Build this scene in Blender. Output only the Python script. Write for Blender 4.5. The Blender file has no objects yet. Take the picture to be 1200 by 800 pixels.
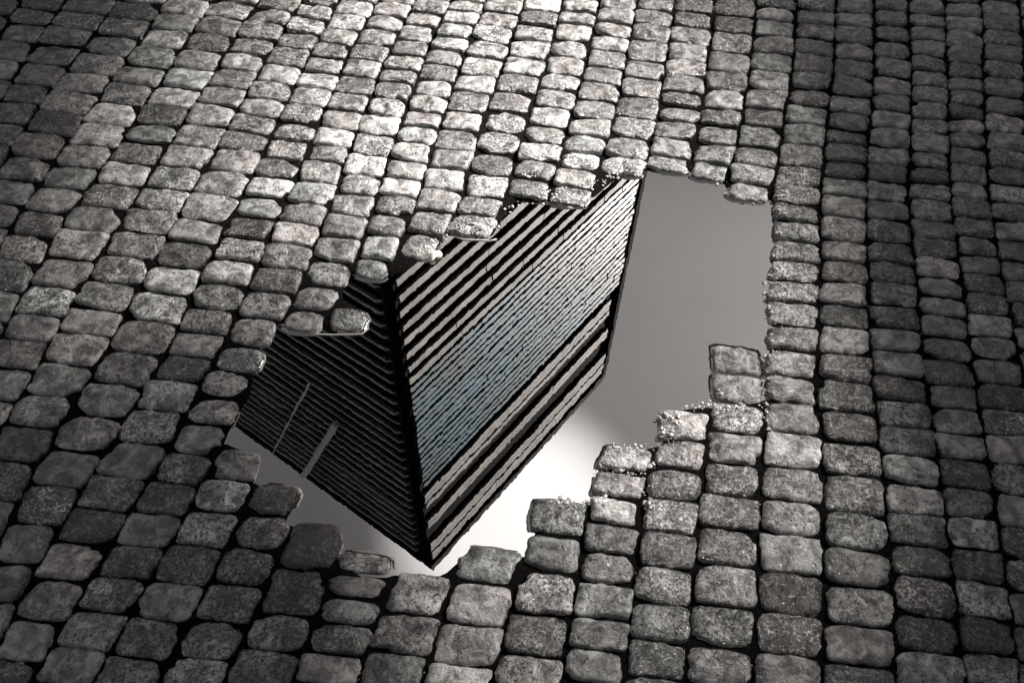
import bpy, math, random
from math import sin, cos, tan, radians as R, atan2, sqrt, pi
from mathutils import Vector, noise
from mathutils.bvhtree import BVHTree
random.seed(7)
sc = bpy.context.scene
C = sc.collection
W, Hh = 1200.0, 800.0
F = 1130.0; TH = R(49.5); CH = 1.6           # photo focal length (px), downward pitch, camera height
FW = Vector((0, cos(TH), -sin(TH))); UP = Vector((0, sin(TH), cos(TH))); RT = Vector((1, 0, 0))
CAM = Vector((0, 0, CH))

def ray(x, y): return RT*((x-600)/F) + UP*((400-y)/F) + FW
def gnd(x, y, z=0.0):
    d = ray(x, y); t = (z-CH)/d.z
    return CAM + d*t
def mir(x, y):                                # direction seen in still water at that pixel
    d = ray(x, y); return Vector((d.x, d.y, -d.z))
MCAM = Vector((0, 0, -CH))

# ------------------------------------------------------------------ materials
def mat(name):
    m = bpy.data.materials.new(name); m.use_nodes = True
    nt = m.node_tree; b = nt.nodes['Principled BSDF']
    return m, nt, b
def N(nt, t, **k):
    n = nt.nodes.new(t)
    for a, v in k.items(): setattr(n, a, v)
    return n
def ramp(nt, src, stops):
    r = N(nt, 'ShaderNodeValToRGB'); e = r.color_ramp.elements
    while len(e) < len(stops): e.new(0.5)
    for i, (p, c) in enumerate(stops):
        e[i].position = p; e[i].color = (c[0], c[1], c[2], 1) if not isinstance(c, float) else (c, c, c, 1)
    nt.links.new(src, r.inputs[0]); return r.outputs[0]
def noise_n(nt, vec, scale, detail=4, rough=0.6, dist=0.0):
    n = N(nt, 'ShaderNodeTexNoise'); n.inputs['Scale'].default_value = scale
    n.inputs['Detail'].default_value = detail; n.inputs['Roughness'].default_value = rough
    n.inputs['Distortion'].default_value = dist
    nt.links.new(vec, n.inputs['Vector']); return n.outputs[0]
def mixc(nt, a, b, f, mode='MIX'):
    m = N(nt, 'ShaderNodeMix', data_type='RGBA', blend_type=mode)
    for s, v in ((m.inputs[0], f), (m.inputs[6], a), (m.inputs[7], b)):
        if hasattr(v, 'node'): nt.links.new(v, s)
        elif isinstance(v, tuple): s.default_value = (*v, 1)
        else: s.default_value = v
    return m.outputs[2]
def math_n(nt, op, a, b=0.0, clamp=False):
    m = N(nt, 'ShaderNodeMath', operation=op); m.use_clamp = clamp
    for s, v in ((m.inputs[0], a), (m.inputs[1], b)):
        if hasattr(v, 'node'): nt.links.new(v, s)
        else: s.default_value = v
    return m.outputs[0]

def stone_material():
    m, nt, b = mat('basalt_sett')
    geo = N(nt, 'ShaderNodeNewGeometry'); pos = geo.outputs['Position']
    at = N(nt, 'ShaderNodeAttribute', attribute_name='tone')     # each stone's own tone (r), pitting (g), hue (b)
    sep = N(nt, 'ShaderNodeSeparateColor'); nt.links.new(at.outputs['Color'], sep.inputs[0])
    tone, pit, hue = sep.outputs[0], sep.outputs[1], sep.outputs[2]
    big = noise_n(nt, pos, 30, 5, 0.62, 0.6)
    fine = noise_n(nt, pos, 420, 3, 0.65)
    mid = noise_n(nt, pos, 120, 5, 0.7, 1.0)
    base = ramp(nt, tone, [(0.0, 0.13), (0.5, 0.24), (1.0, 0.46)])
    hu = ramp(nt, hue, [(0.0, (0.96, 1.0, 0.985)), (0.5, (1.0, 0.98, 0.975)), (1.0, (1.03, 0.975, 0.965))])
    c = mixc(nt, base, hu, 1.0, 'MULTIPLY')
    c = mixc(nt, c, ramp(nt, big, [(0.34, 0.3), (0.5, 0.95), (0.62, 1.75)]), 1.0, 'MULTIPLY')
    c = mixc(nt, c, ramp(nt, mid, [(0.38, 0.3), (0.48, 0.95), (0.60, 1.35)]), math_n(nt, 'ADD', math_n(nt, 'MULTIPLY', pit, 0.7), 0.28), 'MULTIPLY')
    c = mixc(nt, c, ramp(nt, fine, [(0.36, 0.4), (0.5, 1.0), (0.64, 1.6)]), math_n(nt, 'ADD', math_n(nt, 'MULTIPLY', pit, 0.75), 0.1), 'MULTIPLY')
    # pits and hairline cracks that hold black dirt
    v = N(nt, 'ShaderNodeTexVoronoi', feature='DISTANCE_TO_EDGE'); v.inputs['Scale'].default_value = 34
    wv = N(nt, 'ShaderNodeVectorMath', operation='ADD')
    nz = N(nt, 'ShaderNodeTexNoise'); nz.inputs['Scale'].default_value = 45; nz.inputs['Detail'].default_value = 4
    nt.links.new(pos, nz.inputs['Vector'])
    sc_ = N(nt, 'ShaderNodeVectorMath', operation='SCALE'); sc_.inputs['Scale'].default_value = 0.03
    nt.links.new(nz.outputs['Color'], sc_.inputs[0]); nt.links.new(pos, wv.inputs[0]); nt.links.new(sc_.outputs[0], wv.inputs[1])
    nt.links.new(wv.outputs[0], v.inputs['Vector'])
    crack = ramp(nt, v.outputs['Distance'], [(0.0, 0.0), (0.05, 1.0)])
    gate = ramp(nt, noise_n(nt, pos, 19, 3), [(0.55, 0.0), (0.62, 1.0)])
    crk = math_n(nt, 'MAXIMUM', crack, math_n(nt, 'SUBTRACT', 1.0, gate))
    pn = noise_n(nt, pos, 170, 4, 0.6, 0.8)
    thr = math_n(nt, 'MULTIPLY', pit, 0.22)
    pp = math_n(nt, 'SUBTRACT', pn, math_n(nt, 'ADD', thr, 0.315))
    pits = math_n(nt, 'MULTIPLY', pp, 16.0, True)
    dirt = math_n(nt, 'MULTIPLY', crk, pits, True)
    c = mixc(nt, (0.018, 0.015, 0.014), c, math_n(nt, 'ADD', math_n(nt, 'MULTIPLY', dirt, 0.85), 0.15))
    nt.links.new(c, b.inputs['Base Color'])
    rr = ramp(nt, big, [(0.38, 0.12), (0.6, 0.36)])
    nt.links.new(rr, b.inputs['Roughness']); b.inputs['Specular IOR Level'].default_value = 0.6
    b.inputs['Coat Weight'].default_value = 0.8; b.inputs['Coat Roughness'].default_value = 0.14; b.inputs['Coat IOR'].default_value = 1.4
    h = math_n(nt, 'ADD', math_n(nt, 'MULTIPLY', mid, 0.9), math_n(nt, 'MULTIPLY', fine, 0.2))
    h = math_n(nt, 'ADD', h, math_n(nt, 'MULTIPLY', dirt, 0.35))
    h = math_n(nt, 'ADD', h, math_n(nt, 'MULTIPLY', big, 1.0))
    bp = N(nt, 'ShaderNodeBump'); bp.inputs['Strength'].default_value = 0.85; bp.inputs['Distance'].default_value = 0.006
    nt.links.new(h, bp.inputs['Height']); nt.links.new(bp.outputs[0], b.inputs['Normal'])
    b2 = N(nt, 'ShaderNodeBump'); b2.inputs['Strength'].default_value = 0.7; b2.inputs['Distance'].default_value = 0.007
    nt.links.new(math_n(nt, 'ADD', big, math_n(nt, 'MULTIPLY', mid, 0.45)), b2.inputs['Height']); nt.links.new(b2.outputs[0], b.inputs['Coat Normal'])
    return m
def ground_material():
    m, nt, b = mat('joint_soil')
    pos = N(nt, 'ShaderNodeNewGeometry').outputs['Position']
    n1 = noise_n(nt, pos, 260, 4, 0.7)
    nt.links.new(ramp(nt, n1, [(0.35, (0.0015, 0.0012, 0.0012)), (0.62, (0.005, 0.004, 0.004)), (0.74, (0.05, 0.046, 0.042))]), b.inputs['Base Color'])
    b.inputs['Roughness'].default_value = 0.9; b.inputs['Specular IOR Level'].default_value = 0.05
    bp = N(nt, 'ShaderNodeBump'); bp.inputs['Strength'].default_value = 0.8; bp.inputs['Distance'].default_value = 0.004
    nt.links.new(n1, bp.inputs['Height']); nt.links.new(bp.outputs[0], b.inputs['Normal'])
    return m
def water_material():
    m, nt, b = mat('puddle_water')
    b.inputs['Base Color'].default_value = (0.52, 0.505, 0.50, 1)
    b.inputs['Metallic'].default_value = 1.0
    b.inputs['Roughness'].default_value = 0.0
    pos = N(nt, 'ShaderNodeNewGeometry').outputs['Position']
    mp = N(nt, 'ShaderNodeMapping'); mp.inputs['Rotation'].default_value = (0, 0, R(-38)); mp.inputs['Scale'].default_value = (1.0, 0.55, 1)
    nt.links.new(pos, mp.inputs[0])
    a = noise_n(nt, mp.outputs[0], 42, 2, 0.5, 0.3); c = noise_n(nt, mp.outputs[0], 130, 2, 0.5)
    h = math_n(nt, 'ADD', a, math_n(nt, 'MULTIPLY', c, 0.1))
    bp = N(nt, 'ShaderNodeBump'); bp.inputs['Strength'].default_value = 1.0; bp.inputs['Distance'].default_value = 0.000016
    nt.links.new(h, bp.inputs['Height']); nt.links.new(bp.outputs[0], b.inputs['Normal'])
    return m
def plain(name, col, rough=0.6, spec=0.4, var=0.25, scale=3.0, metal=0.0, bump=0.0):
    m, nt, b = mat(name)
    tc = N(nt, 'ShaderNodeTexCoord').outputs['Object']
    n = noise_n(nt, tc, scale, 5, 0.65)
    c = mixc(nt, col, ramp(nt, n, [(0.3, 1-var), (0.7, 1+var)]), 1.0, 'MULTIPLY')
    nt.links.new(c, b.inputs['Base Color']); b.inputs['Roughness'].default_value = rough
    b.inputs['Specular IOR Level'].default_value = spec; b.inputs['Metallic'].default_value = metal
    if bump:
        bp = N(nt, 'ShaderNodeBump'); bp.inputs['Strength'].default_value = 0.6; bp.inputs['Distance'].default_value = bump
        nt.links.new(n, bp.inputs['Height']); nt.links.new(bp.outputs[0], b.inputs['Normal'])
    return m
M_stone, M_ground, M_water = stone_material(), ground_material(), water_material()
M_slab = plain('pale_facade_slab', (0.125, 0.121, 0.118), 0.7, 0.3, 0.55, 1.3, bump=0.03)
M_dark = plain('black_recess', (0.004, 0.004, 0.0045), 0.9, 0.02)
PATCH = Vector((sin(R(37.4)), cos(R(37.4)), 0))*3.2 + Vector((0, 0, 16.3))
def tinted(name, grey, teal, rough, bump):
    m, nt, b = mat(name)
    tc = N(nt, 'ShaderNodeTexCoord').outputs['Object']
    n1 = noise_n(nt, tc, 0.16, 3, 0.55); n2 = noise_n(nt, tc, 1.6, 5, 0.7); n3 = noise_n(nt, tc, 0.35, 2, 0.5)
    vd = N(nt, 'ShaderNodeVectorMath', operation='DISTANCE'); nt.links.new(tc, vd.inputs[0]); vd.inputs[1].default_value = PATCH
    dd = math_n(nt, 'SUBTRACT', math_n(nt, 'DIVIDE', vd.outputs['Value'], 8.0), math_n(nt, 'MULTIPLY', math_n(nt, 'SUBTRACT', n1, 0.5), 1.2))
    c = mixc(nt, grey, teal, ramp(nt, dd, [(0.2, 1.0), (0.85, 0.0)]))
    c = mixc(nt, c, ramp(nt, n2, [(0.3, 0.55), (0.7, 1.5)]), 1.0, 'MULTIPLY')
    c = mixc(nt, c, ramp(nt, n3, [(0.35, 0.5), (0.65, 1.4)]), 1.0, 'MULTIPLY')
    nt.links.new(c, b.inputs['Base Color']); b.inputs['Roughness'].default_value = rough
    return m
M_teal = tinted('teal_glass', (0.03, 0.045, 0.05), (0.012, 0.055, 0.07), 0.25, 0)
M_fin = tinted('blue_grey_fin', (0.034, 0.039, 0.041), (0.005, 0.055, 0.085), 0.5, 0)
M_char = plain('charcoal_louvre', (0.66, 0.69, 0.70), 0.4, 0.6, 0.4, 1.2)
M_back = plain('dark_glass', (0.012, 0.018, 0.020), 0.3, 0.5)
M_pole = plain('white_pole', (0.95, 0.95, 0.92), 0.5, 0.5, 0.03)
M_roof = plain('roof_felt', (0.01, 0.01, 0.01), 0.9, 0.05)
M_grit = plain('pale_grit', (0.45, 0.435, 0.42), 0.35, 0.6, 0.1, 60)
M_sun_mask = plain('sun_mask_grey', (0.25, 0.24, 0.23), 0.8)  # for the added wall that masks the sun
M_leaf = plain('bleached_leaf', (0.55, 0.53, 0.50), 0.5, 0.4, 0.3, 60)

# ------------------------------------------------------------------ mesh helpers
def obj(name, verts, faces, m, parent=None, smooth=False, loc=None):
    me = bpy.data.meshes.new(name)
    if loc is not None: verts = [Vector(v)-loc for v in verts]
    me.from_pydata([tuple(v) for v in verts], [], faces); me.materials.append(m)
    if smooth:
        for p in me.polygons: p.use_smooth = True
    o = bpy.data.objects.new(name, me); C.objects.link(o)
    if loc is not None: o.location = loc
    if parent: o.parent = parent
    me.update(); return o
def tag(o, label=None, cat=None, group=None, kind=None):
    for k, v in (('label', label), ('category', cat), ('group', group), ('kind', kind)):
        if v: o[k] = v
    return o
BOXF = [(0,3,2,1),(4,5,6,7),(0,1,5,4),(1,2,6,5),(2,3,7,6),(3,0,4,7)]
class MB:
    def __init__(s): s.v = []; s.f = []
    def hexa(s, pts):
        o = len(s.v); s.v += pts; s.f += [tuple(i+o for i in q) for q in BOXF]
    def fbox(s, O, u, n, u0, u1, n0, n1, z0, z1):       # box in a facade frame
        P = lambda a, b, z: O + u*a + n*b + Vector((0, 0, z))
        s.hexa([P(u0,n0,z0), P(u1,n0,z0), P(u1,n1,z0), P(u0,n1,z0), P(u0,n0,z1), P(u1,n0,z1), P(u1,n1,z1), P(u0,n1,z1)])
    def build(s, name, m, parent=None): return obj(name, s.v, s.f, m, parent)

# ------------------------------------------------------------------ puddle outline (photo pixels on the street plane)
PUD = [(752,205),(790,204),(832,208),(845,222),(862,232),(885,237),(903,240),(907,262),(905,290),(907,320),(896,330),(893,345),
 (897,375),(899,400),(892,418),(896,436),(893,452),(893,464),(862,470),(836,472),(828,470),(800,474),(772,482),(762,490),(768,505),(770,518),(745,521),(722,518),(708,528),(710,543),
 (690,553),(697,572),(690,584),(650,584),(624,590),(620,620),(612,645),(575,642),(545,638),(530,655),(515,668),(495,664),
 (470,663),(452,668),(425,666),(405,650),(408,628),(402,612),(372,606),(343,610),(354,590),(345,568),(305,562),(312,545),(300,524),(272,516),
 (286,488),(300,466),(304,440),(302,420),(318,400),(330,384),(375,393),(425,391),(434,376),(428,360),(408,348),(410,326),(445,327),(466,326),
 (490,314),(505,300),(512,284),(535,279),(580,283),(592,262),(606,241),(660,243),(700,235),(722,216),(745,203)]
PG = [gnd(x, y, 0.0).xy for x, y in PUD]
def sdist(p):                                            # signed distance to the outline, negative inside
    best = 1e9; ins = False; n = len(PG); x, y = p
    for i in range(n):
        a = PG[i]; b = PG[(i+1) % n]
        ex, ey = b.x-a.x, b.y-a.y; L = ex*ex+ey*ey
        t = max(0, min(1, ((x-a.x)*ex+(y-a.y)*ey)/L)) if L else 0
        dx, dy = x-a.x-t*ex, y-a.y-t*ey; d = dx*dx+dy*dy
        if d < best: best = d
        if (a.y > y) != (b.y > y) and x < ex*(y-a.y)/ey + a.x: ins = not ins
    return -sqrt(best) if ins else sqrt(best)

# ------------------------------------------------------------------ ground: one sheet, fine near the camera
def axis(lo, hi, step, far):
    a = []; v = lo
    while v < hi: a.append(v); v += step
    a.append(hi)
    e = [hi + k for k in (0.3, 1, 3, 8, 20, 60, far)]; s = [lo - k for k in (far, 60, 20, 8, 3, 1, 0.3)]
    return s + a + e
GX = axis(-1.0, 1.0, 0.018, 300); GY = axis(0.6, 2.6, 0.018, 300)
def gz(x, y):
    if -1.0 < x < 1.0 and 0.6 < y < 2.6:
        d = sdist((x, y))
        t = max(-1.0, min(1.0, d/0.025))
        return (-0.012 + 0.011*t if d < 0 else -0.012 + 0.0185*min(1, d/0.02)) + 0.002*noise.noise(Vector((x*40, y*40, 0)))
    return 0.0065
gv = []; gf = []
for y in GY:
    for x in GX: gv.append((x, y, gz(x, y)))
nx = len(GX)
for j in range(len(GY)-1):
    for i in range(nx-1):
        a = j*nx+i; gf.append((a, a+1, a+1+nx, a+nx))
tag(obj('ground', gv, gf, M_ground, smooth=True), kind='structure')

# water sheet
cx = sum(p.x for p in PG)/len(PG); cy = sum(p.y for p in PG)/len(PG)
wv = []
for i in range(len(PG)):
    a, b, c = PG[i-1], PG[i], PG[(i+1) % len(PG)]
    t = (c-a).normalized(); nrm = Vector((t.y, -t.x))
    if sdist(b+nrm*0.003) < 0: nrm = -nrm
    wv.append((b.x+nrm.x*0.02, b.y+nrm.y*0.02, 0.0))


# ------------------------------------------------------------------ cobbles: centre of each stone, read course by course off the photo
T = 2.9625
def tl(ox, oy, pts): return [(ox + x/T, oy + y/T) for x, y in pts]
A = lambda *p: tl(0, 0, p)
B = lambda *p: tl(400, 0, p)
Cc = lambda *p: tl(800, 0, p)
D = lambda *p: tl(0, 265, p)
Ff = lambda *p: tl(800, 265, p)
GAP = None
COLS = [
 A((-40,72),(-75,130),(-110,195)),                                       # beyond the left corner
 A((130,5),(100,50),(65,103),(30,170),(5,235),(-45,300)),
 A((300,10),(270,62),(225,120),(165,180),(115,250),(80,318),(40,388),(-20,455),(-60,530)),
 A((500,-20),(470,32),(430,90),(390,153),(325,218),(290,283),(232,348),(175,418),(135,500),(70,580),(30,660),(-20,740),(-60,815)),
 A((640,20),(605,72),(565,128),(525,190),(480,255),(435,320),(388,390),(335,465),(288,535),(232,610),(170,685),(105,770)) + [(27,286),(8,321),(-10,356),(-32,390)],
 A((800,30),(755,82),(720,143),(695,203),(650,265),(600,330),(560,395),(520,458),(480,525),(430,597),(380,675),(320,755)) + [(91,285),(69,316),(49,352),(32,381),(18,412),(2,447),(-22,482),(-40,520)],
 A((970,5),(940,50),(905,100),(870,155),(845,210),(810,268),(770,325),(730,395),(688,465),(640,538),(600,612),(555,690),(510,762)) + [(155,285),(140,314),(123,346),(105,375),(86,408),(67,442),(42,479),(22,517),(6,560),(-16,606),(-34,650)],
 A((1105,-12),(1090,35),(1070,85),(1035,135),(1000,193),(962,255),(940,308),(905,368),(875,425),(855,485),(815,548),(780,630),(725,715)) + [(231,269),(216,297),(201,326),(182,358),(167,392),(147,429),(123,466),(98,506),(72,545),(44,589),(24,633),(2,680),(-22,725),(-44,775)],
 [(415,8),(405,25),(396,41),(386,58)] + A((1120,220),(1100,275),(1080,330),(1050,388),(1020,453),(998,515),(970,580),(935,643),(905,712)) + [(293,266),(278,289),(270,316),(255,346),(246,375),(233,402),(216,429),(197,461),(181,498),(157,538),(130,576),(108,614),(83,655),(53,699),(25,749),(4,796)],
 [(459,10),(452,25),(441,43),(432,60),(424,78),(417,98),(408,117),(398,138),(392,160),(381,177),(375,199),(365,223),(354,248),(343,271),(334,297),(322,326),(309,354),(295,387),(277,418),(263,449),(248,477),(232,513),(214,547),(194,582),(172,620),(150,655),(130,694),(105,736),(79,780)],
 B((310,15),(285,65),(257,112),(237,162),(213,212),(195,258),(180,312),(160,365),(138,430),(108,495),(85,568),(65,635),(45,705)) + [(405,263),(398,290),(386,319),(372,349),(358,375), GAP, (276,541),(262,579),(243,616),(216,660),(196,702),(172,748),(152,790)],
 B((430,20),(412,55),(392,98),(375,145),(360,195),(337,247),(318,303),(300,357),(285,410),(262,462),(245,523),(218,585),(205,643),(180,705),(160,775)) + [(444,288),(437,313), GAP, (407,373), GAP, (317,582),(305,619),(287,662),(267,704),(246,748),(224,790)],
 B((560,15),(540,62),(522,115),(505,165),(482,225),(455,285),(437,350),(417,415),(395,480),(370,545),(355,615),(337,690),(305,762)) + [(488,286), GAP, (367,638),(343,695),(326,739),(304,783)],
 B((695,12),(690,55),(672,108),(658,165),(635,225),(612,282),(595,350),(565,418),(545,488),(528,570),(505,640),(490,715),(445,775)) + [GAP, (424,658),(420,685),(408,713),(398,744),(386,786)],
 B((830,15),(820,55),(808,108),(795,165),(782,222),(758,282),(742,338),(730,400),(705,462),(690,525),(672,582),(655,650)) + [GAP, (488,693),(471,742),(458,786)],
 B((960,5),(948,47),(943,98),(930,145),(915,198),(912,258),(890,312),(880,375),(855,435),(848,495),(832,555),(820,615),(790,675)) + [GAP, (572,660),(560,704),(545,756),(533,797)],
 B((1095,8),(1087,55),(1077,108),(1067,170),(1055,240),(1045,300),(1032,368),(1010,438),(990,510),(970,570)) + [GAP, (655,603),(650,645),(641,692),(631,743),(621,789)],
 [(812,4),(812,21),(809,40),(806,60),(803,78),(800,97),(799,114),(796,132),(795,151),(790,172),(787,191), GAP, (736,535),(722,565),(722,596),(717,628),(714,663),(708,702),(702,741),(697,780)],
 Cc((180,22),(178,75),(170,143),(162,210),(155,275),(145,343),(138,400),(122,462),(105,530),(90,590)) + [GAP, (800,495),(796,531),(790,564),(784,603),(778,641),(777,684),(773,726),(766,771)],
 Cc((335,5),(328,42),(322,95),(317,150),(315,213),(305,273),(290,338),(280,398),(270,470),(252,540),(240,600),(225,660)) + [GAP, (861,419),(864,454),(864,488),(862,523),(859,560),(856,596),(852,638),(851,684),(849,733),(842,780)],
 Cc((470,8),(462,50),(460,100),(460,158),(455,218),(452,275),(437,330),(430,392),(425,458),(415,535),(405,610),(400,670),(398,733)) + [(933,268),(938,294),(935,315),(929,339),(929,366),(932,393),(926,423),(926,454),(931,488),(931,525),(927,565),(927,604),(927,646),(928,694),(925,743),(922,788)],
 Cc((600,18),(600,62),(605,113),(598,175),(597,233),(595,292),(590,358),(580,422),(577,472),(572,520),(570,585),(565,645),(565,705)) + [(989,268),(991,292),(990,317),(989,340),(989,368),(992,397),(989,429),(991,461),(996,498),(999,535),(1003,576),(1004,621),(1008,662),(1009,707),(1009,756),(1008,800)],
 Cc((730,12),(728,52),(730,108),(733,167),(733,228),(735,292),(730,350),(727,408),(725,472),(718,540),(715,590),(715,658),(718,725)) + [(1043,268),(1045,294),(1048,316),(1048,343),(1050,370),(1053,395),(1053,423),(1060,454),(1063,482),(1068,516),(1072,549),(1073,582),(1079,618),(1082,655),(1087,695),(1092,743),(1094,785)],
 Cc((850,18),(850,65),(855,112),(858,160),(858,213),(865,272),(868,323),(860,378),(862,432),(865,490),(868,550),(860,602),(862,655),(868,722)) + [(1095,269),(1099,289),(1101,312),(1103,334),(1108,357),(1110,380),(1110,405),(1117,434),(1119,463),(1124,491),(1129,521),(1136,552),(1139,587),(1144,624),(1151,660),(1156,700),(1163,743),(1168,785)],
 Cc((978,28),(978,78),(978,130),(980,187),(982,238),(988,288),(985,335),(983,385),(990,430),(990,480),(998,540),(1000,598),(1005,655),(1012,712)) + [(1146,266),(1148,285),(1151,309),(1155,330),(1161,354),(1165,379),(1165,405),(1173,434),(1175,464),(1178,491),(1186,525),(1193,559),(1198,598),(1203,635),(1210,672),(1215,712),(1222,755),(1228,797)],
 Cc((1105,22),(1105,75),(1113,125),(1118,178),(1115,235),(1120,295),(1115,358),(1120,422),(1120,485),(1125,545),(1130,605),(1130,665),(1140,728)) + [(1188,268),(1192,292),(1197,316),(1202,342),(1210,368),(1218,395),(1224,423),(1231,453),(1238,482),(1244,514),(1252,549),(1258,584),(1264,620),(1270,660),(1277,700),(1283,745),(1290,790)],
]
def ext(col):                                            # carry a course on past the frame
    segs = [[]]
    for p in col:
        if p is GAP: segs.append([])
        else: segs[-1].append(p)
    s = segs[0]
    dx = (s[0][0]-s[min(4, len(s)-1)][0])/min(4, len(s)-1); dy = (s[0][1]-s[min(4, len(s)-1)][1])/min(4, len(s)-1)
    x, y = s[0]; pre = []
    while y > -150 and len(pre) < 12:
        x += dx; y += dy*0.96; dy *= 0.985; dx *= 0.985; pre.append((x, y))
    segs[0] = pre[::-1] + s
    s = segs[-1]; k = min(4, len(s)-1)
    dx = (s[-1][0]-s[-1-k][0])/k; dy = (s[-1][1]-s[-1-k][1])/k
    x, y = s[-1]
    while y < 960 and x > -330:
        x += dx; y += dy; dy *= 1.02; segs[-1].append((x, y))
    return segs
SEG = [ext(c) for c in COLS]
def shift(segs, s, n):
    return [[(x + n*s*(46+34*max(0, y)/800), y + 4*s*n + random.uniform(-4, 4)) for x, y in g] for g in segs]
left = [shift([sum(SEG[0], [])], -1.12, k) for k in (8, 7, 6, 5, 4, 3, 2, 1)]
left = [[[(x, y) for x, y in g if x > -560] for g in s] for s in left]
right = [shift([sum(SEG[-1], [])], 1, k) for k in range(1, 12)]
NL = len(left)
ALL = left + SEG + right
poly = [sum(s, []) for s in ALL]
SL = 0.115
def x_at(pl, x0, y0):                                    # where the transverse line through (x0,y0) meets a course
    best = None
    for i in range(len(pl)-1):
        (xa, ya), (xb, yb) = pl[i], pl[i+1]
        fa = ya-y0-SL*(xa-x0); fb = yb-y0-SL*(xb-x0)
        if fa*fb <= 0 and fa != fb:
            t = fa/(fa-fb); X = xa+(xb-xa)*t
            if best is None or abs(X-x0) < abs(best-x0): best = X
    return best
def default_w(x, y): return 45 + 30*max(-0.3, y/800.0)
stones = []
for ci, segs in enumerate(ALL):
    for si, s in enumerate(segs):
        n = len(s)
        for k, (x, y) in enumerate(s):
            pv = s[k-1] if k else (2*x-s[k+1][0], 2*y-s[k+1][1]) if n > 1 else (x+8, y-27)
            nx_ = s[k+1] if k < n-1 else (2*x-s[k-1][0], 2*y-s[k-1][1]) if n > 1 else (x-8, y+27)
            j0 = ((pv[0]+x)/2, (pv[1]+y)/2); j1 = ((nx_[0]+x)/2, (nx_[1]+y)/2)
            xl = x_at(poly[ci-1], x, y) if ci > 0 else None
            xr = x_at(poly[ci+1], x, y) if ci < len(ALL)-1 else None
            dw = default_w(x, y)/2
            hl = (x-xl)/2 if xl is not None and 16 < (x-xl)/2 < dw*1.5 else None
            hr = (xr-x)/2 if xr is not None and 16 < (xr-x)/2 < dw*1.5 else None
            if hl is None: hl = hr or dw
            if hr is None: hr = hl
            stones.append(dict(c=ci, s=si, k=k, x=x, y=y, j0=j0, j1=j1, hl=hl, hr=hr))

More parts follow.
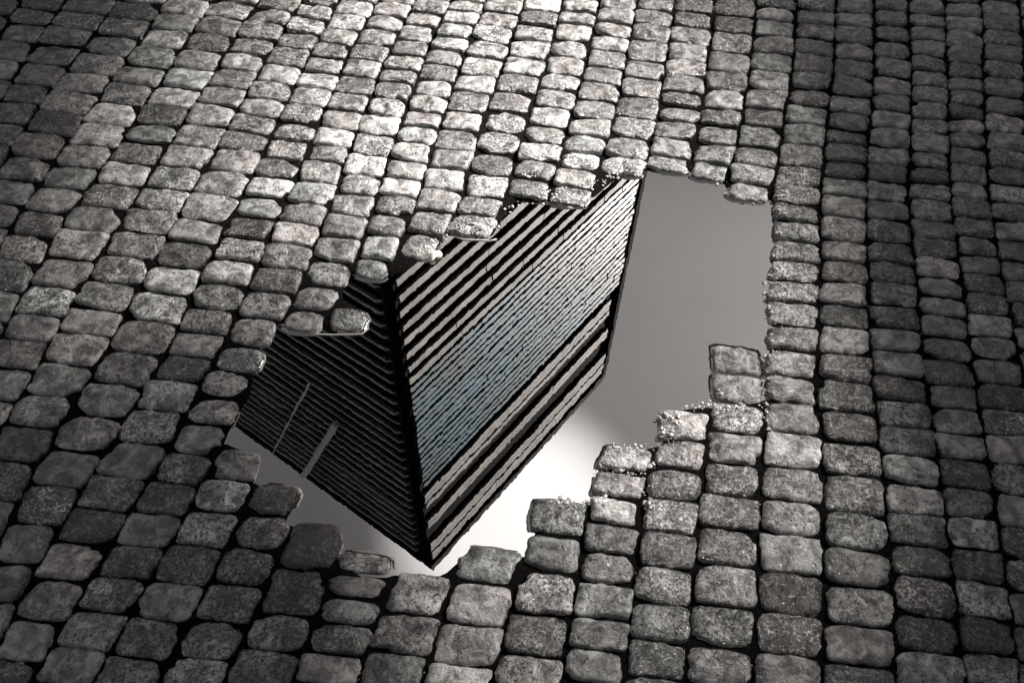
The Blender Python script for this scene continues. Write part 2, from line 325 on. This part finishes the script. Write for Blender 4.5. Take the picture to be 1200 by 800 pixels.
def bright(x, y):                                        # only words for the labels
    return math.exp(-(((x-560)/260)**2+((y-60)/230)**2))
NSEG = 44
RINGS = (0.0, 0.18, 0.35, 0.5, 0.63, 0.75, 0.85, 0.92, 0.965, 0.99, 1.0)
MEN = []
def stone_mesh(st, rnd):
    x, y = st['x'], st['y']
    cg = gnd(x, y, 0.012)
    d = sdist((cg.x, cg.y))
    top = 0.0175 + rnd.uniform(-0.002, 0.0025)
    if d < 0.07: top = 0.0095 + 0.007*max(0, d)/0.07 + rnd.uniform(-0.0005, 0.0015)
    gx = rnd.uniform(2.4, 4.6)*(0.7+0.45*y/800)*(1.08 if x < 330 and y > 250 else 1.0)
    gy = rnd.uniform(1.4, 2.8)*(0.75+0.35*y/800)
    (ax, ay), (bx, by) = st['j0'], st['j1']
    L = sqrt((bx-ax)**2+(by-ay)**2); ux, uy = (bx-ax)/L, (by-ay)/L
    ax += ux*gy/2; ay += uy*gy/2; bx -= ux*gy/2; by -= uy*gy/2
    hl, hr = st['hl']-gx/2, st['hr']-gx/2
    j = lambda s=2.0: rnd.uniform(-s, s)*(0.6+y/1400)
    P = [(ax-hl+j(), ay-hl*SL+j(1)), (ax+hr+j(), ay+hr*SL+j(1)), (bx+hr+j(), by+hr*SL+j(1)), (bx-hl+j(), by-hl*SL+j(1))]
    Q = [gnd(px, py, top) for px, py in P]
    q00, q10, q11, q01 = Q
    expo = rnd.uniform(5.0, 12.0)
    if d < 0.07 and x < 460: expo = rnd.uniform(3.2, 4.4)
    seed = Vector((rnd.uniform(0, 99), rnd.uniform(0, 99), rnd.uniform(0, 99)))
    tx, ty = rnd.gauss(0, 0.0018), rnd.gauss(0, 0.0018)
    dome = rnd.uniform(0.001, 0.0045)
    if d < 0.07: dome = 0.006
    if rnd.random() < 0.12: dome *= 1.6; expo = min(expo, 3.4)
    chip_a = pi/4+pi/2*rnd.randrange(4)+rnd.uniform(-0.25, 0.25); chip_d = rnd.uniform(0.05, 0.24) if rnd.random() < 0.55 else 0
    amp = rnd.uniform(0.0014, 0.0034)
    vs = []; fs = []
    def pt(u, v, z):
        a = (1-u)/2; b = (1-v)/2
        p = q00*(a*b)+q10*((1-a)*b)+q11*((1-a)*(1-b))+q01*(a*(1-b))
        return Vector((p.x, p.y, z))
    for ri, r in enumerate(RINGS):
        cnt = 1 if r == 0 else NSEG
        for i in range(cnt):
            th = 2*pi*(i+0.5)/NSEG
            c, s = cos(th), sin(th)
            rad = (abs(c)**expo+abs(s)**expo)**(-1/expo)
            dc = (th-chip_a+pi) % (2*pi)-pi
            chip = chip_d*max(0, 1-(dc/0.38)**2)
            wob = 1 - chip + 0.07*noise.noise(seed+Vector((c*1.7, s*1.7, 0))) + 0.06*noise.noise(seed+Vector((c*4, s*4, 3))) + 0.035*noise.noise(seed+Vector((c*11, s*11, 7)))
            rr = r*(1+(wob-1)*r)
            u, v = c*rad*rr, s*rad*rr
            z = top - dome*(r**3) - (0.004*max(0, r-0.86)/0.14 if r > 0.86 else 0) + tx*u - ty*v
            if r == 1.0: z -= 0.006
            p = pt(u, v, z)
            q = Vector((p.x, p.y, 0))
            p.z += 0.0034*noise.noise(q*17+seed*2) + amp*(noise.noise(q*38+seed)*1.0 + noise.noise(q*85+seed)*0.6 + abs(noise.noise(q*190+seed))*0.5)
            p.z = min(p.z, top+0.004)
            vs.append(p)
    ring0 = 1
    for i in range(NSEG): fs.append((0, 1+(i+1) % NSEG, 1+i))
    for ri in range(len(RINGS)-2):
        a = 1+ri*NSEG; b = a+NSEG
        for i in range(NSEG):
            k = (i+1) % NSEG; fs.append((a+i, a+k, b+k, b+i))
    a = 1+(len(RINGS)-2)*NSEG; b = len(vs)
    cen = sum((vs[i] for i in range(a, a+NSEG)), Vector())/NSEG
    for i in range(NSEG):
        p = vs[a+i]; vs.append(Vector((cen.x+(p.x-cen.x)*1.015, cen.y+(p.y-cen.y)*1.015, -0.03)))
    for i in range(NSEG):
        k = (i+1) % NSEG; fs.append((a+i, a+k, b+k, b+i))
    fs.append(tuple(b+i for i in range(NSEG))[::-1])
    fs = [f[::-1] for f in fs]
    t = min(1, max(0, rnd.gauss(0.46, 0.26)))
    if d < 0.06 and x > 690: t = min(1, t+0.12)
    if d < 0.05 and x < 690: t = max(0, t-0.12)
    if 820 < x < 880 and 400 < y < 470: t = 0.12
    if d < 0.045: MEN.append([(v.x, v.y) for v in vs[a:a+NSEG]])
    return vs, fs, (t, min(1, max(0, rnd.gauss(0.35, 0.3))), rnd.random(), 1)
def paint(me, spans):
    ca = me.color_attributes.new('tone', 'FLOAT_COLOR', 'POINT')
    data = []
    for n, col in spans: data += list(col)*n
    ca.data.foreach_set('color', data)

ORD = ['', 'first', 'second', 'third', 'fourth', 'fifth', 'sixth', 'seventh', 'eighth', 'ninth', 'tenth', 'eleventh', 'twelfth', 'thirteenth',
 'fourteenth', 'fifteenth', 'sixteenth', 'seventeenth', 'eighteenth', 'nineteenth', 'twentieth']
def ordw(n):
    if n <= 20: return ORD[n]
    return ('twenty-' if n < 30 else 'thirty-') + ORD[n % 10] if n % 10 else 'thirtieth'
def inframe(s): return -12 < s['x'] < 1212 and -8 < s['y'] < 808
cols_top = {}                                            # courses that cross the top edge, counted from the left corner
order = sorted({s['c'] for s in stones if inframe(s)})
num = {c: i+1 for i, c in enumerate(order)}
def area(s): return (s['hl']+s['hr'])*abs(s['j1'][1]-s['j0'][1])
vis = [s for s in stones if inframe(s)]
def vis_area(s):
    w0, w1 = max(0, s['x']-s['hl']), min(1200, s['x']+s['hr']); h0, h1 = max(0, s['j0'][1]), min(800, s['j1'][1])
    return max(0, w1-w0)*max(0, h1-h0)
big = sorted(vis, key=vis_area, reverse=True)[:300]
bigset = {id(s) for s in big}
for c in order:
    top_run = sorted([s for s in vis if s['c'] == c and s['s'] == 0], key=lambda s: s['y'])
    for i, s in enumerate(top_run): s['lab'] = (i+1, 'top')
    low = sorted([s for s in vis if s['c'] == c and s['s'] > 0], key=lambda s: -s['y'])
    for i, s in enumerate(low): s['lab'] = (i+1, 'bottom')
mv = []; mf = []; spans = []
allv = []; allf = []
for s in stones:
    rnd = random.Random(int(s['x']*31+s['y']*977)+s['c'])
    vs, fs, col = stone_mesh(s, rnd)
    o0 = len(allv); allv += vs; allf += [tuple(i+o0 for i in f) for f in fs]
    if id(s) in bigset:
        b = bright(s['x'], s['y'])
        n, side = s['lab']
        wet = abs(sdist(gnd(s['x'], s['y']).xy)) < 0.06
        adj = 'pale' if b > 0.35 else 'grey' if b > 0.08 else 'dark grey'
        run = ordw(num[s['c']])
        where = f"{ordw(n)} from the {side} of course {run} from the left" 
        lab = (f"wet cobblestone at the puddle, " if wet else f"{adj} cobblestone, ") + where
        loc = sum(vs, Vector())/len(vs); loc.z = 0
        o = obj('cobblestone', vs, fs, M_stone, smooth=True, loc=loc)
        paint(o.data, [(len(vs), col)])
        tag(o, lab, 'cobblestone', 'cobblestones paving the street')
    else:
        o1 = len(mv); mv += vs; mf += [tuple(i+o1 for i in f) for f in fs]; spans.append((len(vs), col))
o = obj('small_cobblestones', mv, mf, M_stone, smooth=True); paint(o.data, spans)
tag(o, 'smaller looking cobblestones paving the far and outer parts of the street', 'cobblestones', kind='stuff')

# water sheet with the film that climbs each stone at the shore
wf = [tuple(range(len(wv)))]
for ring in MEN:
    n = len(ring); mx = sum(p[0] for p in ring)/n; my = sum(p[1] for p in ring)/n
    o0 = len(wv); wet_ = []
    for x, y in ring:
        L = sqrt((x-mx)**2+(y-my)**2); dx, dy = (x-mx)/L, (y-my)/L
        wet_.append(sdist((x+dx*0.006, y+dy*0.006)) < 0.004)
        for off, z in ((-0.001, 0.0042), (0.0012, 0.0022), (0.003, 0.001), (0.006, 0.0002)): wv.append((x+dx*off, y+dy*off, z))
    for i in range(n):
        k = (i+1) % n
        if wet_[i] and wet_[k]:
            for q in range(3): wf.append((o0+i*4+q, o0+i*4+q+1, o0+k*4+q+1, o0+k*4+q))
wo = obj('puddle_water', wv, wf, M_water)
for p in wo.data.polygons: p.use_smooth = p.index > 0
tag(wo, label='still puddle in the cobbles mirroring a banded corner building', kind='structure')

# ------------------------------------------------------------------ white grit washed up along the right shore
bvh = BVHTree.FromPolygons(allv, allf)
def ztop(x, y):
    h = bvh.ray_cast(Vector((x, y, 1)), Vector((0, 0, -1)))
    return max(h[0].z if h[0] else -1, gz(x, y), 0.0)
T1 = (1+sqrt(5))/2
ICV = [Vector(v).normalized() for v in ((-1,T1,0),(1,T1,0),(-1,-T1,0),(1,-T1,0),(0,-1,T1),(0,1,T1),(0,-1,-T1),(0,1,-T1),(T1,0,-1),(T1,0,1),(-T1,0,-1),(-T1,0,1))]
ICF = [(0,11,5),(0,5,1),(0,1,7),(0,7,10),(0,10,11),(1,5,9),(5,11,4),(11,10,2),(10,7,6),(7,1,8),(3,9,4),(3,4,2),(3,2,6),(3,6,8),(3,8,9),(4,9,5),(2,4,11),(6,2,10),(8,6,7),(9,8,1)]
def subdiv(V, Fc):
    V = list(V); mp = {}; out = []
    def mid(a, b):
        k = (min(a, b), max(a, b))
        if k not in mp: mp[k] = len(V); V.append(((V[a]+V[b])/2).normalized())
        return mp[k]
    for a, b, c in Fc:
        x, y, z = mid(a, b), mid(b, c), mid(c, a); out += [(a, x, z), (b, y, x), (c, z, y), (x, y, z)]
    return V, out
SV, SF = subdiv(ICV, ICF)
pv = []; pf = []
def pebble(px, py, r, rnd=random):
    g = gnd(px, py, 0.008); z = ztop(g.x, g.y)
    g = gnd(px, py, z + r*0.3); z = ztop(g.x, g.y)
    if sdist(g.xy) < (-0.003 if r < 0.002 or px < 760 else -0.03): return
    sx, sy, sz = r*rnd.uniform(0.8, 1.3), r*rnd.uniform(0.75, 1.2), r*rnd.uniform(0.28, 0.5)
    a = rnd.uniform(0, pi); o0 = len(pv); sd = Vector((rnd.uniform(0, 50),)*3)
    for v in SV:
        k = 1+0.9*noise.noise(v*1.3+sd)
        X, Y, Z = v.x*sx*k, v.y*sy*k, v.z*sz*k
        pv.append(Vector((g.x+X*cos(a)-Y*sin(a), g.y+X*sin(a)+Y*cos(a), z+sz*0.45+Z)))
    pf.extend([tuple(i+o0 for i in f) for f in SF])
SH = [(832,210),(848,224),(862,233),(885,238),(902,238),(915,226),(908,262),(909,290),(909,318),(895,333),(897,350),(899,378),(900,400),(905,412),(893,428),
 None,(897,430),(893,455),(894,466),None,(818,416),(838,408),(860,406),(845,418),(832,424),None,(818,442),(828,450),(838,462),(846,446),None,(800,478),(775,487),(766,492),(774,505),(770,518),(778,512),(798,480),
 (830,470),(845,478),(866,474),None,(890,470),(898,492),(905,505),None,(748,522),(720,522),(709,532),(714,545),None,(690,553),(705,548),(735,552),(762,545),(770,535),None,(694,567),(700,572),(705,585),None,(640,584),(655,586),(672,586),(686,590),None,(752,565),(758,590),(755,600),None,(912,214),(916,240),(912,255)]
for i in range(len(SH)-1):
    if SH[i] is None or SH[i+1] is None: continue
    (xa, ya), (xb, yb) = SH[i], SH[i+1]; L = sqrt((xb-xa)**2+(yb-ya)**2)
    for q in range(int(L/4.0)+1):
        t = random.random(); r = random.choice((0.0018, 0.0025, 0.0034, 0.0046))
        off = abs(random.gauss(0, 1))
        pebble(xa+(xb-xa)*t+random.uniform(-3, 7), ya+(yb-ya)*t+random.uniform(-4, 4), r)
    for q in range(int(L/2.2)):
        t = random.random(); pebble(xa+(xb-xa)*t+abs(random.gauss(0, 10)), ya+(yb-ya)*t+random.gauss(0, 5), random.uniform(0.0009, 0.0018))
for q in range(55):
    t = random.random(); x = 470+280*t; y = 314-108*t
    pebble(x+random.gauss(0, 8), y-8-abs(random.gauss(0, 5)), random.uniform(0.002, 0.005))
for q in range(120):                                       # far shore and left tip, finer
    t = random.random(); x = 500+250*t; y = 296-92*t
    pebble(x+random.gauss(0, 12), y-abs(random.gauss(0, 7))-7, random.uniform(0.001, 0.0028))
o = obj('grit', pv, pf, M_grit, smooth=True)
tag(o, 'pale wet grit and tiny pebbles washed up along the puddle edge', 'grit', kind='stuff')

# dark crumbs of stone lying in the joints
pv = []; pf = []
for q in range(520):
    st = random.choice(stones)
    if not (-60 < st['x'] < 1260 and -60 < st['y'] < 860): continue
    side = random.random()
    if side < 0.6: x, y = st['x']+st['hr']+random.gauss(0, 1.2), st['y']+random.uniform(-10, 10)
    else: x, y = st['j1'][0]+random.uniform(-20, 20), st['j1'][1]+random.gauss(0, 0.8)
    g = gnd(x, y, 0.006)
    if sdist(g.xy) < 0.02: continue
    pebble(x, y, random.uniform(0.001, 0.0026))
o = obj('crumbs', pv, pf, plain('stone_crumb', (0.13, 0.12, 0.11), 0.6, 0.4, 0.3, 80), smooth=True)
tag(o, 'small grey stone crumbs lying in the joints between the cobbles', 'gravel', kind='stuff')

# a pale leaf, two stalks and a strip painting the bright water edge
def strip(name, pts, w, label, cat, m=M_leaf):
    vs = []; fs = []; n = len(pts)
    for i, (x, y) in enumerate(pts):
        g = gnd(x, y, 0.008); z = ztop(g.x, g.y)+0.0015
        a = gnd(*pts[max(0, i-1)], z); b = gnd(*pts[min(n-1, i+1)], z); t = (b-a).normalized(); p = gnd(x, y, z)
        s = Vector((-t.y, t.x, 0))*w*(0.35+0.65*sin(pi*(i+0.4)/(n-0.2)))
        up = Vector((0, 0, w*0.6))
        vs += [p-s, p+up, p+s, p-up*0.3]
    for i in range(n-1):
        for k in range(4):
            a = i*4+k; b = i*4+(k+1) % 4; fs.append((a, b, b+4, a+4))
    fs += [(3, 2, 1, 0), tuple((n-1)*4+k for k in range(4))]
    return tag(obj(name, vs, fs, m, smooth=True), label, cat)
strip('stalk', [(532,277),(545,281),(560,281),(574,282),(582,280)], 0.0022, 'pale flat stalk on the far shore left of the puddle corner', 'stalk')
strip('stalk', [(638,236),(648,240),(660,241),(671,244)], 0.0032, 'short white stalk beside the middle of the far shore', 'stalk')
strip('stalk', [(330,381),(345,388),(365,391),(385,392),(405,392),(424,391),(432,384)], 0.0022, 'long pale strip painting the bright water edge below stones left of the building reflection', 'stalk')  # pale solid strip standing in for the bright meniscus along the stones
def leaf(cx, cy, r, ang):
    g = gnd(cx, cy, 0.012); z = ztop(g.x, g.y)+0.003
    vs = [Vector((g.x, g.y, z+0.004))]; n = 20
    for lay in (1, 0):
        for i in range(n):
            a = 2*pi*i/n; k = r*(0.45+0.55*abs(cos(a*1.5+0.4))**1.6)
            vs.append(Vector((g.x+cos(a+ang)*k, g.y+sin(a+ang)*k*1.15, z+0.003*sin(a*3)+(0.0006 if lay else 0))))
    vs.append(Vector((g.x, g.y, z+0.0032)))
    fs = [(0, 1+i, 1+(i+1) % n) for i in range(n)] + [(2*n+1, 1+n+(i+1) % n, 1+n+i) for i in range(n)]
    fs += [(1+i, 1+n+i, 1+n+(i+1) % n, 1+(i+1) % n) for i in range(n)]
    return obj('leaf', vs, fs, M_leaf, smooth=True)
tag(leaf(508, 296, 0.021, 0.4), 'pale crumpled three pointed leaf at the upper left puddle shore', 'leaf')

# ------------------------------------------------------------------ the corner building the puddle mirrors
ZT = 22.0
d = mir(506, 661); t = (ZT+CH)/d.z; CT = MCAM + d*t
O = Vector((CT.x, CT.y, 0))
azR = R(37.4)
uR = Vector((sin(azR), cos(azR), 0)); uL = Vector((-cos(azR), sin(azR), 0))
nR = -uL; nL = -uR
def on_plane(px, py, n, off=0.0):                         # point of a facade plane seen in the water at a pixel
    dd = mir(px, py); t = (O + n*off - MCAM).dot(n)/dd.dot(n)
    return MCAM + dd*t
pA, pB = on_plane(749, 212, nR)-O, on_plane(706, 428, nR)-O
def LRz(z): return pA.dot(uR) + (pB.dot(uR)-pA.dot(uR))*(z-pA.z)/(pB.z-pA.z)
LR = LRz(ZT); LL = 17.0
def taper(mb):                                            # pull box ends that pass the slanting end wall back to it
    for i, v in enumerate(mb.v):
        a = v.dot(uR); lim = LRz(v.z)
        if a > lim-0.02: mb.v[i] = v + uR*(lim-0.02-a)
    return mb
zc = lambda py: on_plane(506-(661-py)*0.122, py, nR).z
print('building', O, 'LR', LR, [round(zc(v), 2) for v in (660, 600, 450, 340)])
bld = bpy.data.objects.new('corner_building', None); C.objects.link(bld); bld.location = O
tag(bld, 'tall corner building with pale horizontal slabs and dark louvred side, mirrored in the puddle', 'building')
O0 = Vector((0, 0, 0))
b = MB(); b.fbox(O0, uR, nR, 0.02, LRz(0)+9, -LL+0.02, -0.02, 0, ZT-0.3); taper(b).build('wall', M_dark, bld)
zf0, zf1 = zc(452), ZT-3.95
g = MB(); g.fbox(O0, uR, nR, 0.25, LRz(0)+9, -0.02, 0.03, zf0, zf1); taper(g).build('glass_wall', M_teal, bld)
g = MB(); g.fbox(O0, uL, nL, 0.25, LL-0.1, -0.02, 0.03, 1.0, ZT-0.6); g.build('dark_glass_wall', M_back, bld)
# broad slabs of the lower storeys
rr = random.Random(3)
s = MB(); z = zf0-0.28; per = 0.42
while z > 0.3:
    x = 0.0
    Lz = LRz(z)
    while x < Lz:
        w = rr.uniform(1.2, 3.4); x1 = min(Lz, x+w); dz = rr.uniform(-0.018, 0.018); dn = rr.uniform(-0.03, 0.03)
        s.fbox(O0, uR, nR, x+0.015, x1-0.015, 0.0, 0.06+dn*0.5, z+dz, z+0.175+dz); x = x1
    z -= per
s.build('slab_cladding', M_slab, bld)
# fine fins over the glass
s = MB(); z = zf0
k = 0
while z < zf1-0.08:
    x = 0.0
    Lz = LRz(z)
    while x < Lz:
        w = rr.uniform(1.5, 4.0); x1 = min(Lz, x+w); dz = rr.uniform(-0.012, 0.012)
        s.fbox(O0, uR, nR, x+0.01, x1-0.01, 0.032, 0.075+rr.uniform(-0.012, 0.012), z+dz, z+0.125+dz); x = x1
    z += 0.205; k += 1
s.build('fins', M_fin, bld)
# cornice: light and dark bands
for (a, c_, dn, e) in ((ZT-0.27-0.95, ZT-0.27, 0.09, 0.0), (ZT-2.35, ZT-1.9, 0.08, 0.0), (ZT-3.57, ZT-2.89, 0.07, 0.0)):
    s = MB(); x = 0.0
    while x < LR-e:
        x1 = min(LR-e, x+rr.uniform(2.0, 4.0)); hh = (c_-a)
        
        nb = 4 if hh > 0.8 else 3 if hh > 0.6 else 2
        for q in range(nb): s.fbox(O0, uR, nR, x, x1-0.012, 0.0, dn-0.015*(q % 2), a+hh*q/nb, a+hh*(q+1)/nb-0.05-0.02*(q % 2))
        x = x1
    s.build('cornice_band', M_slab, bld)
s = MB(); s.fbox(O0, uR, nR, -0.12, LR+0.1, -LL-0.1, 0.14, ZT-0.24, ZT); s.build('roof', M_roof, bld)
# charcoal louvres of the left side
s = MB(); z = 0.5; per = 0.36
while z < ZT-0.6:
    x = 0.35
    while x < LL:
        x1 = min(LL, x+rr.uniform(2.0, 4.5)); dz = rr.uniform(-0.015, 0.015); dn = rr.uniform(-0.02, 0.02)
        P = lambda a, bb, zz: uL*a + nL*bb + Vector((0, 0, zz))
        a0, a1, zz = x+0.01, x1-0.01, z+dz
        s.hexa([P(a0,0.05,zz+0.10), P(a1,0.05,zz+0.10), P(a1,0.17+dn,zz), P(a0,0.17+dn,zz), P(a0,0.05,zz+0.17), P(a1,0.05,zz+0.17), P(a1,0.17+dn,zz+0.07), P(a0,0.17+dn,zz+0.07)])
        x = x1
    z += per
s.build('louvres', M_char, bld)
q = MB(); P = lambda a, bb, zz: uR*a + nR*bb + Vector((0, 0, zz))
q.hexa([P(LRz(0)-0.03,-0.1,0), P(LRz(0)+0.16,-0.1,0), P(LRz(0)+0.16,0.11,0), P(LRz(0)-0.03,0.11,0), P(LRz(ZT)-0.03,-0.1,ZT-0.26), P(LRz(ZT)+0.16,-0.1,ZT-0.26), P(LRz(ZT)+0.16,0.11,ZT-0.26), P(LRz(ZT)-0.03,0.11,ZT-0.26)])
q.build('end_post', M_dark, bld)
s = MB(); s.fbox(O0, uL, nL, 0.0, 0.3, 0.0, 0.04, 0, ZT-0.26); s.build('corner_post', M_dark, bld)
def tube(a, b_, r, n=10):
    ax = (b_-a).normalized(); p = ax.orthogonal().normalized(); q = ax.cross(p); vs = []; fs = []
    for e in (a, b_):
        for i in range(n): vs.append(e+p*cos(2*pi*i/n)*r+q*sin(2*pi*i/n)*r)
    for i in range(n): fs.append((i, (i+1) % n, n+(i+1) % n, n+i))
    fs += [tuple(range(n))[::-1], tuple(range(n, 2*n))]
    return vs, fs
for p0, p1, r in (((319,532),(363,448),0.028), ((356,557),(394,496),0.085)):
    vs, fs = tube(on_plane(*p0, nL, 0.36)-O, on_plane(*p1, nL, 0.36)-O, r)
    obj('pole', vs, fs, M_pole, bld)

# ------------------------------------------------------------------ added unseen wall; its opening shapes the sun patch on the paving
EL = R(33); AZ = R(60)
SUN = Vector((sin(AZ)*cos(EL), cos(AZ)*cos(EL), sin(EL)))
def thru(gx, gy, X): t = (X-gx)/SUN.x; return gy+SUN.y*t, SUN.z*t
WX = 6.0
wv_ = MB(); X0, X1 = WX, WX+0.12
def wb(ya, yb, za, zb): wv_.hexa([Vector(p) for p in ((X0,ya,za),(X1,ya,za),(X1,yb,za),(X0,yb,za),(X0,ya,zb),(X1,ya,zb),(X1,yb,zb),(X0,yb,zb))])
OPEN = [(0.5, 1.15, 0.38, 0.0), (1.15, 1.9, 0.44, -0.2), (1.9, 5.2, 0.42, -0.88)]   # lit ground: near y, far y, right x, left x
ya = -4
for gy0, gy1, gxr, gxl in OPEN:
    y0 = thru(0, gy0, WX)[0]; y1 = thru(0, gy1, WX)[0]
    wb(y0, y1, 0, thru(gxr, 2, WX)[1]); wb(y0, y1, thru(gxl, 2, WX)[1], 8.5)
wb(-4, thru(0, OPEN[0][0], WX)[0], 0, 8.5); wb(thru(0, OPEN[-1][1], WX)[0], 12, 0, 8.5)
tag(wv_.build('sun_mask_wall', M_sun_mask), 'added unseen wall whose opening shapes the sunlit patch on the street', 'wall')

# ------------------------------------------------------------------ light
w = bpy.data.worlds.new('World'); sc.world = w; w.use_nodes = True
nt = w.node_tree; bg = nt.nodes['Background']
sky = N(nt, 'ShaderNodeTexSky', sky_type='NISHITA'); sky.sun_disc = False
sky.sun_elevation = EL; sky.sun_rotation = AZ; sky.dust_density = 3.0
hs = N(nt, 'ShaderNodeHueSaturation'); hs.inputs['Saturation'].default_value = 0.05; nt.links.new(sky.outputs[0], hs.inputs['Color'])
tc = N(nt, 'ShaderNodeTexCoord').outputs['Generated']
def spot(px, py, lo, hi):
    dd = mir(px, py).normalized()
    dp = N(nt, 'ShaderNodeVectorMath', operation='DOT_PRODUCT'); nt.links.new(tc, dp.inputs[0]); dp.inputs[1].default_value = dd
    mr = N(nt, 'ShaderNodeMapRange', interpolation_type='SMOOTHERSTEP'); nt.links.new(dp.outputs['Value'], mr.inputs[0])
    mr.inputs[1].default_value = cos(R(lo)); mr.inputs[2].default_value = cos(R(hi)); return mr.outputs[0]
cl = noise_n(nt, tc, 3.5, 5, 0.55)
glow = math_n(nt, 'MULTIPLY', spot(600, 618, 9, 0.5), 9.5)
glow2 = math_n(nt, 'MULTIPLY', spot(740, 470, 20, 2), 0.7)
cloud = math_n(nt, 'ADD', 0.7, math_n(nt, 'MULTIPLY', cl, 1.0))
k = math_n(nt, 'ADD', math_n(nt, 'ADD', cloud, glow), glow2)
c = mixc(nt, hs.outputs[0], (1.0, 0.965, 0.94), 1.0, 'MULTIPLY')
vm = N(nt, 'ShaderNodeVectorMath', operation='SCALE'); nt.links.new(c, vm.inputs[0]); nt.links.new(k, vm.inputs['Scale'])
nt.links.new(vm.outputs[0], bg.inputs['Color']); bg.inputs['Strength'].default_value = 0.0145

sl = bpy.data.lights.new('sun', 'SUN'); sl.energy = 5.0; sl.angle = R(4.2); sl.color = (1.0, 0.95, 0.9)
so = bpy.data.objects.new('sun', sl); C.objects.link(so); so.rotation_euler = (-SUN).to_track_quat('-Z', 'Y').to_euler()

cd = bpy.data.cameras.new('camera'); cam = bpy.data.objects.new('camera', cd); C.objects.link(cam)
cam.location = CAM; cam.rotation_euler = (pi/2-TH, 0, 0); cd.sensor_width = 36; cd.lens = F/1200*36; cd.clip_start = 0.02; cd.clip_end = 1500
sc.camera = cam
vs_ = sc.view_settings; vs_.view_transform = 'Standard'; vs_.look = 'None'; vs_.exposure = 2.05; vs_.gamma = 1.0
